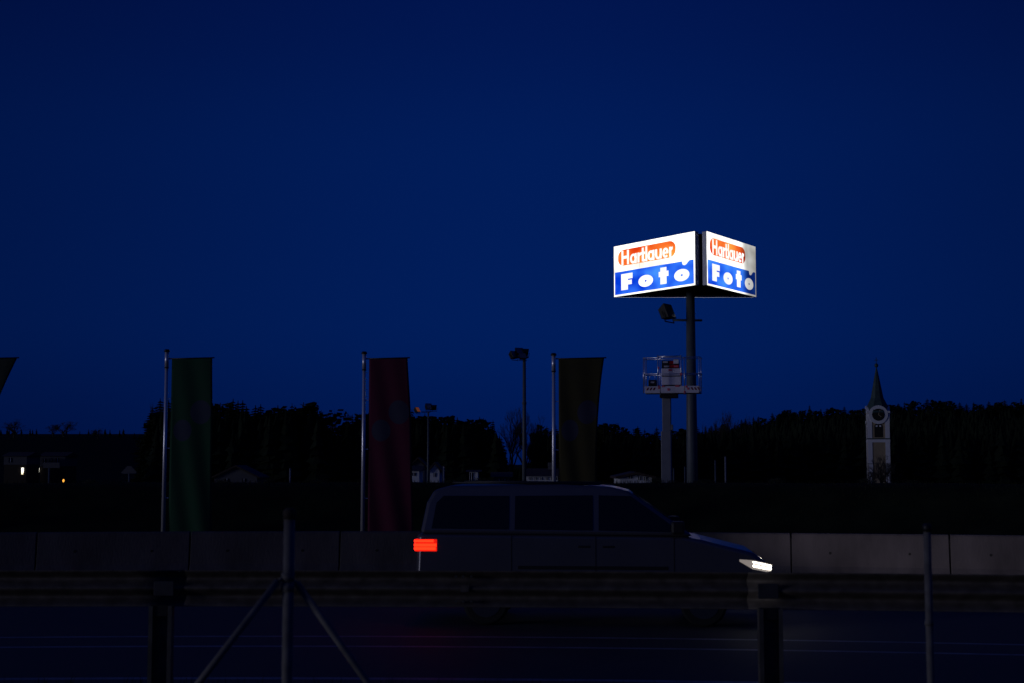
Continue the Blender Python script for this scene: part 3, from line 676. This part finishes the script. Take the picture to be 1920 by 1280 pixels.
# ------------------------------------------------------------------ trees
def spruce_mesh(seed, H=20.0):
    r_ = random.Random(seed); b_ = MB(); nW = 30
    for wv in range(nW):
        t = (wv / nW) ** .92; z = 1.2 + t * (H - 1.6); Rr = (1 - t) ** .55 * H * .165 * r_.uniform(.72, 1.15) + .12
        nb = 11 if t < .6 else 8
        ph = r_.random() * 6.28
        for k in range(nb):
            a = ph + 6.283 * k / nb + r_.uniform(-.25, .25); l = Rr * r_.uniform(.65, 1.2); dr = l * r_.uniform(.22, .5)
            d = Vector((math.cos(a), math.sin(a), 0)); s = Vector((-math.sin(a), math.cos(a), 0)); w_ = l * r_.uniform(.22, .36) + .05
            p0 = Vector((0, 0, z + .25)); pm = d * l * .55 + Vector((0, 0, z - dr * .35)); pe = d * l + Vector((0, 0, z - dr + .1 * l))
            b_.add([p0, pm + s * w_, pe, pm - s * w_, pm + Vector((0, 0, -w_ * .9))], [(0, 1, 4), (0, 4, 3), (1, 2, 4), (4, 2, 3), (0, 3, 2, 1)])
    b_.tube([(0, 0, H - 1.2), (0, 0, H - .1)], [.12, .04], 5)
    tr = MB().tube([(0, 0, -1), (0, 0, H * .5), (0, 0, H - .6)], [.28, .17, .03], 7)
    return b_.mesh('crown', M['needle']), tr.mesh('trunk', M['bark'])
def pine_mesh(seed, H=20.0):
    r_ = random.Random(seed); b_ = MB(); tr = MB().tube([(0, 0, -1), (0, 0, H * .6), (0, 0, H - 1)], [.3, .2, .06], 7)
    for c in range(26):
        a = r_.random() * 6.28; t = r_.random(); z = H * (.28 + .64 * t); rad = H * .19 * math.sqrt(max(.05, 1 - ((t - .35) / .72) ** 2)) * r_.uniform(.25, 1)
        C = Vector((rad * math.cos(a), rad * math.sin(a), z)); cr = H * r_.uniform(.05, .085)
        for _ in range(26):
            v = Vector((r_.gauss(0, 1), r_.gauss(0, 1), r_.gauss(0, .8))).normalized() * cr * r_.uniform(.5, 1.1); p = C + v
            n_ = Vector((r_.gauss(0, 1), r_.gauss(0, 1), r_.gauss(0, 1))).normalized(); u = n_.orthogonal().normalized() * H * r_.uniform(.012, .026); q = n_.cross(u)
            b_.add([p - u, p + q, p + u * 1.2, p - q], [(0, 1, 2, 3)])
    for k in range(40):
        z = H * (.1 + .85 * k / 40); a = r_.random() * 6.28; l = H * .10 * r_.uniform(.4, 1.1); w_ = H * .03
        b_.add([(0, 0, z), (l * math.cos(a) - w_ * math.sin(a), l * math.sin(a) + w_ * math.cos(a), z + .6), (l * 1.3 * math.cos(a), l * 1.3 * math.sin(a), z + .4), (l * math.cos(a) + w_ * math.sin(a), l * math.sin(a) - w_ * math.cos(a), z - .5)], [(0, 1, 2, 3)])
    return b_.mesh('crown', M['needle']), tr.mesh('trunk', M['bark'])
SPR = [spruce_mesh(11), spruce_mesh(12), pine_mesh(1), spruce_mesh(13), pine_mesh(2), spruce_mesh(14), pine_mesh(3)]
def bare_mesh(seed, H=16.0, up=.55, depth=6):
    r_ = random.Random(seed); crown = MB(); trunk = MB()
    def grow(p, d, l, rad, k):
        q = p + d * l
        (trunk if k == 0 else crown).tube([p, p.lerp(q, .5) + Vector((r_.uniform(-1, 1), r_.uniform(-1, 1), 0)) * l * .05, q], [rad, rad * .85, rad * .68], 6 if k < 2 else 3, 0, False)
        if k >= depth: return
        for _ in range(3 if k else 5):
            v = Vector((r_.gauss(0, 1), r_.gauss(0, 1), r_.gauss(0, .6))).normalized()
            nd = (d * .75 + v * .62 + Vector((0, 0, up * .35))).normalized()
            grow(p.lerp(q, r_.uniform(.55, 1.0)), nd, l * r_.uniform(.60, .82), rad * .58, k + 1)
    grow(Vector((0, 0, -.5)), Vector((0, 0, 1)), H * .27, H * .026, 0)
    return crown.mesh('crown', M['twig']), trunk.mesh('trunk', M['bark'])
BARE = [bare_mesh(s, 16, u) for s, u in ((3, .7), (4, .9), (5, .5))]
def plant(name, pair, loc, sx, sz, rz, label, cat, group):
    o = empty(name, loc, rz, label, cat, group); o.scale = (sx, sx, sz)
    for nm_, me in (('crown', pair[0]), ('trunk', pair[1])):
        c = bpy.data.objects.new(nm_, me); COL.objects.link(c); c.parent = o
    return o
def where(px):
    for lim, s in ((312, 'left of the green flagpole'), (400, 'behind the green flag'), (605, 'right of the green flag'), (680, 'just left of the crimson flagpole'), (775, 'behind the crimson flag'),
                   (870, 'right of the thin floodlight mast'), (985, 'left of the tall floodlight mast'), (1040, 'left of the ochre flag'), (1135, 'behind the ochre flag'), (1245, 'left of the platform mast'),
                   (1310, 'behind the pylon pole'), (1430, 'right of the pylon pole'), (1520, 'on the hill foot right of the pylon'), (1625, 'on the hill left of the church'), (1672, 'on the hill behind the church spire'), (1800, 'on the hill right of the church'), (9999, 'on the hill at the right edge')):
        if px < lim: return s
def sky_y(px, pts):
    for (a, ya), (c, yc) in zip(pts, pts[1:]):
        if a <= px <= c: return ya + (yc - ya) * (px - a) / (c - a)
    return pts[-1][1]
woodA = [(284, 752), (300, 748), (330, 752), (410, 750), (445, 746), (460, 748), (480, 758), (500, 760), (540, 752), (600, 750), (607, 770), (612, 800)]
woodB = [(612, 790), (640, 800), (655, 764), (665, 756), (690, 768), (760, 762), (800, 764), (830, 772), (865, 778), (905, 774), (925, 788), (938, 800), (945, 826)]
woodC = [(998, 806), (1011, 786), (1030, 792), (1060, 790), (1120, 788), (1150, 786), (1190, 796), (1240, 802), (1320, 800)]
woodD = [(1320, 796), (1380, 786), (1420, 774), (1440, 780), (1455, 770), (1480, 762), (1520, 758), (1560, 762), (1600, 758), (1640, 757), (1700, 752), (1760, 748), (1830, 752), (1930, 745)]
cnt = 0
def row(pts, Y, step, jit, lower, group, wscale=1.0, tall=None):
    global cnt
    px = pts[0][0] + rnd.random() * step
    while px < pts[-1][0]:
        yy = sky_y(px, pts) + rnd.uniform(-jit * .6, jit) * (1.6 if rnd.random() < .2 else 1) + lower
        Yd = Y + rnd.uniform(-10, 10); t = at(px, yy, Yd); zg = gz(t.x, Yd) - .3
        H = max(9, t.z - zg)
        ci = rnd.randrange(7); wh = where(px)
        lab = ('dark round-crowned' if ci in (2, 4, 6) else 'dark spired') + ' conifer ' + ('on' if lower == 0 else 'below') + ' the skyline' + (', ' if 'on the hill' in wh else ' of the ' + group.split(' the ')[-1].replace('hill', 'hill wood') + ', ') + wh
        plant('conifer_tree', SPR[ci], (t.x, Yd, zg), H / 20 * wscale * rnd.uniform(.6, 1.35), H / 20.2, rnd.random() * 6.28, lab, 'tree', group); cnt += 1
        px += step * rnd.uniform(.6, 1.4)
row(woodA, 345, 12, 10, 0, 'conifers of the near wood', 1.35); row(woodA, 330, 15, 14, 10, 'conifers of the near wood', 1.4)
row(woodB, 360, 13, 10, 0, 'conifers of the near wood', 1.35); row(woodB, 345, 17, 14, 10, 'conifers of the near wood', 1.4)
row(woodC, 430, 13, 8, 0, 'conifers of the middle wood', 1.3); row(woodC, 415, 16, 10, 8, 'conifers of the middle wood', 1.4)
row(woodD, 700, 11, 6, 0, 'conifers on the hill', 1.3); row(woodD, 675, 15, 8, 8, 'conifers on the hill', 1.4)
# lower slopes of the woods read as one dark mass
def mass(name, x0, x1, Y0, Y1, label, n, H0, cap):
    b_ = MB(); r_ = random.Random(n)
    for _ in range(n):
        px = r_.uniform(x0, x1); Yd = r_.uniform(Y0, Y1); t = at(px, 850, Yd); zg = gz(t.x, Yd); h_ = H0 * r_.uniform(.65, 1.1)
        top = min(zg + h_, at(px, sky_y(px, cap) + 14, Yd).z); h_ = max(5, top - zg + 1)
        for k in range(10):
            z1_ = top - h_ * (k / 10.0); rr_ = h_ * .03 * (k + 1.5) * r_.uniform(.7, 1.2); nn = 8; ph = r_.random()
            vs_ = [(t.x, Yd, z1_)] + [(t.x + rr_ * (1 if j % 2 else .62) * math.cos(ph + 6.283 * j / nn), Yd + rr_ * math.sin(ph + 6.283 * j / nn), z1_ - h_ * .17 * r_.uniform(.8, 1.2)) for j in range(nn)]
            b_.add(vs_, [(0, 1 + j, 1 + (j + 1) % nn) for j in range(nn)])
    tag(b_.build(name, M['needle']), label, 'wood', None, 'stuff')
mass('near_wood', 292, 602, 305, 340, 'dark lower mass of the near wood', 260, 17, woodA)
mass('near_wood', 618, 938, 315, 350, 'dark lower mass of the wood right of the gap', 260, 15, woodB)
mass('middle_wood', 1004, 1330, 370, 425, 'dark lower mass of the middle wood', 300, 14, woodC)
mass('hill_wood', 1322, 1935, 400, 690, 'dark wooded slope under the hill skyline', 1500, 17, woodD)
mass('hedge', -10, 284, 500, 530, 'low uneven bushes along the field skyline at the left', 30, 2.4, [(-20, 788), (300, 788)])
mass('hedge', 930, 1020, 390, 420, 'low dark thicket in the gap left of the tall floodlight mast', 50, 6, [(900, 820), (1030, 820)])
def bare(px, py_top, Y, wpx, label, k, sink=0):
    t = at(px, py_top, Y); zg = gz(t.x, Y) - .3 - sink; H = t.z - zg
    zs = [v.co.z for v in BARE[k][0].vertices]; xs_ = sorted(v.co.x for v in BARE[k][0].vertices); wd = xs_[int(len(xs_) * .98)] - xs_[int(len(xs_) * .02)]
    plant('bare_tree', BARE[k], (t.x, Y, zg), wpx / F * Y / wd, H / max(zs), k * 2.1 + px, label, 'tree', 'leafless trees')
bare(960, 766, 380, 45, 'tall leafless tree in the gap left of the tall floodlight mast', 1)
bare(984, 760, 385, 48, 'tall leafless tree directly behind the tall floodlight mast', 0)
bare(1006, 772, 382, 36, 'leafless tree just right of the tall floodlight mast', 2)
bare(632, 764, 400, 40, 'faint leafless tree in the gap of the wood left of the crimson flag', 2)
bare(27, 782, 480, 34, 'round leafless tree on the skyline at the far left', 2)
bare(120, 788, 490, 40, 'broad leafless tree on the left skyline above the pale house', 0)
bare(100, 794, 492, 26, 'narrow leafless tree left of the broad one on the left skyline', 1)
bare(184, 800, 480, 26, 'small bushy tree on the skyline left of the green flag', 2)
bare(1345, 776, 450, 44, 'leafless tree right of the pylon, nearer the pole', 0)
bare(1366, 766, 455, 48, 'tallest leafless tree on the skyline right of the pylon', 1)
bare(1395, 774, 450, 40, 'leafless tree right of the pylon where the hill begins', 2)
bare(1322, 790, 450, 36, 'low leafless tree touching the pylon pole', 2)
bare(293, 752, 340, 34, 'twiggy tree at the left edge of the near wood by the green flagpole', 1)
bare(1652, 850, 318, 44, 'leafless tree standing in front of the church tower', 1)
bare(1666, 866, 312, 34, 'small leafless tree at the right foot of the church tower', 2)
bare(1632, 872, 312, 34, 'small leafless tree at the left foot of the church tower', 0)
# ------------------------------------------------------------------ shrubs and grass on the bank
def shrub_mesh(seed):
    r_ = random.Random(seed); b_ = MB()
    for _ in range(420):
        v = Vector((r_.gauss(0, 1), r_.gauss(0, 1), r_.gauss(0, 1))).normalized() * r_.random() ** .45
        p = Vector((v.x * .55, v.y * .4, .32 + v.z * .32)); n_ = Vector((r_.gauss(0, 1), r_.gauss(0, 1), r_.gauss(0, 1))).normalized(); u = n_.orthogonal().normalized() * r_.uniform(.03, .055); q = n_.cross(u)
        b_.add([p - u, p + q * .6, p + u, p - q * .6], [(0, 1, 2, 3)])
    st = MB()
    for _ in range(9):
        a = r_.random() * 6.28; st.tube([(0, 0, -.1), (.25 * math.cos(a), .2 * math.sin(a), .3), (.45 * math.cos(a), .35 * math.sin(a), .62)], [.014, .009, .003], 4, 0, False)
    return b_.mesh('foliage', M['ivy']), st.mesh('stem', M['bark'])
SHR = [shrub_mesh(s) for s in (1, 2, 3)]
sh = ((420, 'left of the dim broad house'), (505, 'between the dim broad house and the pale post'), (600, 'left of the crimson flagpole'), (848, 'in front of the thin floodlight mast'), (905, 'in front of the small pale shed'), (972, 'at the foot of the tall floodlight mast'),
      (1075, 'behind the ochre flag'), (1228, 'at the left foot of the platform mast'), (1262, 'between platform mast and pylon foot'), (1318, 'at the right foot of the pylon'), (1450, 'on the bare bank right of the slim posts'), (1610, 'left of the church foot'), (1690, 'right of the church foot'), (180, 'in the dark field left of the green flag'))
for k, (px, s) in enumerate(sh):
    t = at(px, 905, 49.3); o = empty('shrub', (t.x, 49.3 - drop(t.x) * .5, gz(t.x, 49.3 - drop(t.x) * .5) - .05), k * 1.3, 'low dark shrub on the bank ' + s, 'shrub', 'low shrubs on the bank')
    o.scale = (rnd.uniform(.5, .9),) * 2 + (rnd.uniform(.28, .45),)
    for nm_, me in (('foliage', SHR[k % 3][0]), ('stem', SHR[k % 3][1])):
        c = bpy.data.objects.new(nm_, me); COL.objects.link(c); c.parent = o
b_ = MB(); r_ = random.Random(5)
for _ in range(9000):
    x = r_.uniform(-22, 22); yp = r_.uniform(43.0, 52); y = yp - drop(x); z = gz(x, y); h = r_.uniform(.05, .17) * (1.5 if r_.random() < .05 else 1); a = r_.random() * 3.14; w_ = .012
    b_.add([(x - w_ * math.cos(a), y - w_ * math.sin(a), z - .03), (x + w_ * math.cos(a), y + w_ * math.sin(a), z - .03), (x + r_.uniform(-.06, .06), y + r_.uniform(-.05, .05), z + h)], [(0, 1, 2)])
tag(b_.build('bank_grass', M['blade']), 'short rough grass on the bank behind the median', 'grass', None, 'stuff')
b_ = MB()
for _ in range(5000):
    x = r_.uniform(-9, 9); yp = r_.uniform(9.0, 13.9); y = yp - drop(x); z = gz(x, y); h = r_.uniform(.04, .12); a = r_.random() * 3.14; w_ = .006
    b_.add([(x - w_ * math.cos(a), y - w_ * math.sin(a), z - .03), (x + w_ * math.cos(a), y + w_ * math.sin(a), z - .03), (x + r_.uniform(-.04, .04), y + r_.uniform(-.04, .04), z + h)], [(0, 1, 2)])
tag(b_.build('verge_grass', M['blade']), 'short rough grass on the near road verge', 'grass', None, 'stuff')

# ------------------------------------------------------------------ silver van with its lamps on
VX0, VX1 = at(786, 1020, 20).x, at(1452, 1060, 20).x; LV = VX1 - VX0; WV = .93
vx = (VX0 + VX1) / 2; vh = heading(vx) 
van = empty('van', (vx, 20.95, 0), vh, 'silver passenger van with red tail lamps and white head lamps lit, on the road', 'van')
hl = LV / 2
def arch(cx_, r_, z0, n=9): return [(cx_ + r_ * math.cos(math.pi * k / n), z0 + r_ * math.sin(math.pi * k / n)) for k in range(n + 1)]
wr, wf = -hl + 1.0, hl - .92
low = [(-hl + .10, .30), (-hl + .02, .42), (-hl, .62), (-hl + .02, 1.24), (-hl + .05, 1.27), (hl - 1.18, 1.24), (hl - .95, 1.20), (hl - .22, 1.02), (hl - .06, .90), (hl, .70), (hl, .45), (hl - .08, .28)]
low += [(p[0], p[1]) for p in arch(wf, .40, .30)] + [(p[0], p[1]) for p in arch(wr, .40, .30)]
# body shell built in width stations so the sides are rounded
def loft(poly, stations):
    b_ = MB(); n = len(poly); vs_ = []
    for (y, inset, dz) in stations:
        cxm = sum(p[0] for p in poly) / n; zm_ = .8
        for (x_, z_) in poly:
            vs_.append((x_ - math.copysign(inset * min(1, abs(x_ - cxm) / 1.5), x_ - cxm), y, z_ - (dz if z_ > zm_ else 0)))
    fs = [(i*n+k, i*n+(k+1)%n, (i+1)*n+(k+1)%n, (i+1)*n+k) for i in range(len(stations)-1) for k in range(n)]
    fs += [tuple(range(n)), tuple(range(len(stations)*n-1, (len(stations)-1)*n-1, -1))]
    b_.add(vs_, fs); return b_
body = loft(low, [(-WV, .05, .02), (-WV + .06, .0, 0), (WV - .06, .0, 0), (WV, .05, .02)]).build('body', M['carpaint'], van, .025, 3)
# greenhouse
gp = [(-hl + .06, 1.272), (-hl + .14, 1.70), (-hl + .24, 1.88), (-hl + .48, 1.945), (-.4, 1.965), (hl - 2.2, 1.93), (hl - 1.95, 1.87), (hl - 1.05, 1.245)]
gb = MB(); n = len(gp); vs_ = []
tum = lambda z: WV - .035 - max(0, z - 1.27) * .20
for s in (-1, 1):
    for (x_, z_) in gp: vs_.append((x_, s * tum(z_), z_))
gb.add(vs_, [tuple(range(n)), tuple(range(2*n-1, n-1, -1))] + [(i, i+n, (i+1)%n+n, (i+1)%n) for i in range(n)])
cabin = gb.build('cabin', M['carpaint'], van, .05, 3)
def side_glass(pts, name='window'):
    for s in (-1, 1):
        vs_ = [(x_, s * (tum(z_) + .006), z_) for x_, z_ in pts] + [(x_, s * (tum(z_) - .03), z_) for x_, z_ in pts]; k = len(pts)
        g_ = MB().add(vs_, [tuple(range(k)), tuple(range(2*k-1, k-1, -1))] + [(i, i+k, (i+1)%k+k, (i+1)%k) for i in range(k)]).build(name, M['carglass'], van, .004)
side_glass([(-hl + .22, 1.34), (-hl + 1.32, 1.33), (-hl + 1.32, 1.80), (-hl + .38, 1.80), (-hl + .28, 1.70)])
side_glass([(-hl + 1.40, 1.33), (-hl + 2.50, 1.32), (-hl + 2.50, 1.81), (-hl + 1.40, 1.80)])
side_glass([(-hl + 2.58, 1.32), (hl - 1.22, 1.30), (hl - 1.92, 1.80), (-hl + 2.58, 1.81)], 'front_window')
def front_glass(x0, z0, x1, z1, name):
    a = Vector((x0, 0, z0)); c = Vector((x1, 0, z1)); nn = Vector((c.z - a.z, 0, -(c.x - a.x))).normalized() * (1 if x0 > 0 else -1)
    a = a.lerp(c, .07); c = a.lerp(c, .93); w0, w1 = tum(a.z) - .07, tum(c.z) - .07
    vs_ = [a + Vector((0, -w0, 0)), a + Vector((0, w0, 0)), c + Vector((0, w1, 0)), c + Vector((0, -w1, 0))]
    vs_ = [v + nn * .008 for v in vs_] + [v - nn * .02 for v in vs_]
    MB().add(vs_, [(0,1,2,3),(7,6,5,4),(0,4,5,1),(1,5,6,2),(2,6,7,3),(3,7,4,0)]).build(name, M['carglass'], van, .004)
front_glass(hl - 1.05, 1.245, hl - 1.95, 1.87, 'windscreen'); front_glass(-hl + .06, 1.272, -hl + .14, 1.70, 'rear_window')
for s in (-1, 1):
    MB().tube([(-hl + .5, s * .70, 1.985), (hl - 2.35, s * .70, 1.965)], .016, 8).build('roof_bar', M['cartrim'], van)
    MB().box((-hl + 1.45, s * WV - .004, .36), (hl - 1.40, s * WV + .006, .45)).build('sill_trim', M['cartrim'], van, .002)
    MB().box((-hl + 1.45, s * WV - .004, .78), (hl - 1.40, s * WV + .010, .83)).build('side_moulding', M['cartrim'], van, .002)
    for xx in (-hl + 1.36, -hl + 2.54, hl - 1.32): MB().box((xx - .005, s * WV - .004, .46), (xx + .005, s * WV + .0015, 1.25)).build('door_gap', M['hole'], van)
    for xx in (-hl + 2.38, -hl + 2.72): MB().box((xx - .09, s * WV - .003, 1.08), (xx + .09, s * WV + .028, 1.115)).build('door_handle', M['cartrim'], van, .008)
    MB().box((hl - 1.36, s * WV - .01, 1.28), (hl - 1.18, s * (WV + .20), 1.46)).build('mirror', M['cartrim'], van, .03) if s > 0 else MB().box((hl - 1.36, -(WV + .20), 1.28), (hl - 1.18, -WV + .01, 1.46)).build('mirror', M['cartrim'], van, .03)
    for cx_ in (wr, wf):
        w_ = MB().tube([(cx_, s * (WV - .23), .325), (cx_, s * (WV - .21), .325), (cx_, s * (WV - .04), .325), (cx_, s * (WV - .015), .325)], [.30, .325, .325, .29], 28).build('wheel', M['tyre'], van)
        MB().tube([(cx_, s * (WV - .10), .325), (cx_, s * (WV - .008), .325)], [.20, .215], 20).build('rim', M['rim'], w_)
        MB().tube([(cx_, s * (WV - .007), .325), (cx_, s * (WV - .002), .325)], .06, 12).build('hub_cap', M['cartrim'], w_)
    # lamps wrap round the body corners
    y0, y1 = sorted((s * (WV - .20), s * (WV + .006)))
    tl = MB().box((-hl - .010, y0, 1.020), (-hl + .31, y1, 1.195)).build('tail_lamp', M['taild'], van, .012)
    ya, yb = sorted((s * (WV - .19), s * (WV + .012)))
    for (z0_, z1_, xe) in ((1.042, 1.082, .29), (1.090, 1.132, .30), (1.152, 1.184, .26)):
        MB().box((-hl - .018, ya, z0_), (-hl + xe, yb, z1_)).build('light_bar', M['tail'], tl, .006)
    cl_ = [(hl - .42, WV + .004, .935, .905), (hl - .24, WV + .004, .925, .80), (hl - .050, WV + .006, .885, .765), (hl + .012, WV - .065, .865, .765), (hl + .012, WV - .32, .85, .785)]
    vs_ = [(x_, s * y_, z_) for x_, y_, zt_, zb_ in cl_ for z_ in (zt_, zb_)] + [(x_ - .05, s * (y_ - .05), z_) for x_, y_, zt_, zb_ in cl_ for z_ in (zt_, zb_)]
    fs_ = [(2*i, 2*i+2, 2*i+3, 2*i+1) for i in range(4)] + [(10+2*i, 10+2*i+1, 10+2*i+3, 10+2*i+2) for i in range(4)] + [(2*i, 10+2*i, 12+2*i, 2*i+2) for i in range(4)] + [(2*i+1, 2*i+3, 13+2*i, 11+2*i) for i in range(4)] + [(0, 1, 11, 10), (8, 18, 19, 9)]
    hd = MB().add(vs_, fs_).build('head_lamp', M['headlens'], van, .006)
    for fr_, th_ in ((.22, .020), (.62, .026)):
        bv_ = [(x_ + .006, s * (y_ + .006), zt_ + (zb_ - zt_) * fr_ + dz_) for x_, y_, zt_, zb_ in cl_[1:] for dz_ in (th_ / 2, -th_ / 2)] + [(x_ - .02, s * (y_ - .02), zt_ + (zb_ - zt_) * fr_ + dz_) for x_, y_, zt_, zb_ in cl_[1:] for dz_ in (th_ / 2, -th_ / 2)]
        bf_ = [(2*i, 2*i+2, 2*i+3, 2*i+1) for i in range(3)] + [(8+2*i, 8+2*i+1, 8+2*i+3, 8+2*i+2) for i in range(3)] + [(2*i, 8+2*i, 10+2*i, 2*i+2) for i in range(3)] + [(2*i+1, 2*i+3, 11+2*i, 9+2*i) for i in range(3)] + [(0, 1, 9, 8), (6, 14, 15, 7)]
        MB().add(bv_, bf_).build('light_bar', M['head'], hd)
    fg = MB().tube([(hl - .20, s * (WV - .03), .665), (hl - .02, s * (WV - .02), .655)], [.03, .045], 12).build('fog_lamp', M['fog'], van)
    # wide beam added at each head lamp, turned sideways to brighten the barrier
    ld = bpy.data.lights.new('added_barrier_beam', 'SPOT'); ld.energy = 170; ld.color = (.98, .86, 1.0); ld.spot_size = R(20); ld.spot_blend = .8; ld.shadow_soft_size = .06
    lo_ = bpy.data.objects.new('added_barrier_beam', ld); COL.objects.link(lo_); lo_.parent = van; lo_.location = (hl + .06, s * (WV - .22), .84)
    lo_.rotation_euler = Vector((-1, -.85, -.02)).to_track_quat('Z', 'Y').to_euler(); lo_.scale = (8, 1.2, 1)
MB().box((hl - .05, -.62, .46), (hl + .012, .62, .60)).build('grille', M['cartrim'], van, .01)
MB().box((hl - .02, -.26, .62), (hl + .016, .26, .73)).build('number_plate', M['plate_w'], van, .003)
MB().box((-hl - .012, -.26, .80), (-hl + .03, .26, .91)).build('number_plate', M['plate_w'], van, .003)
MB().box((-hl - .06, -.86, .38), (-hl + .10, .86, .55)).build('rear_bumper', M['cartrim'], van, .03)
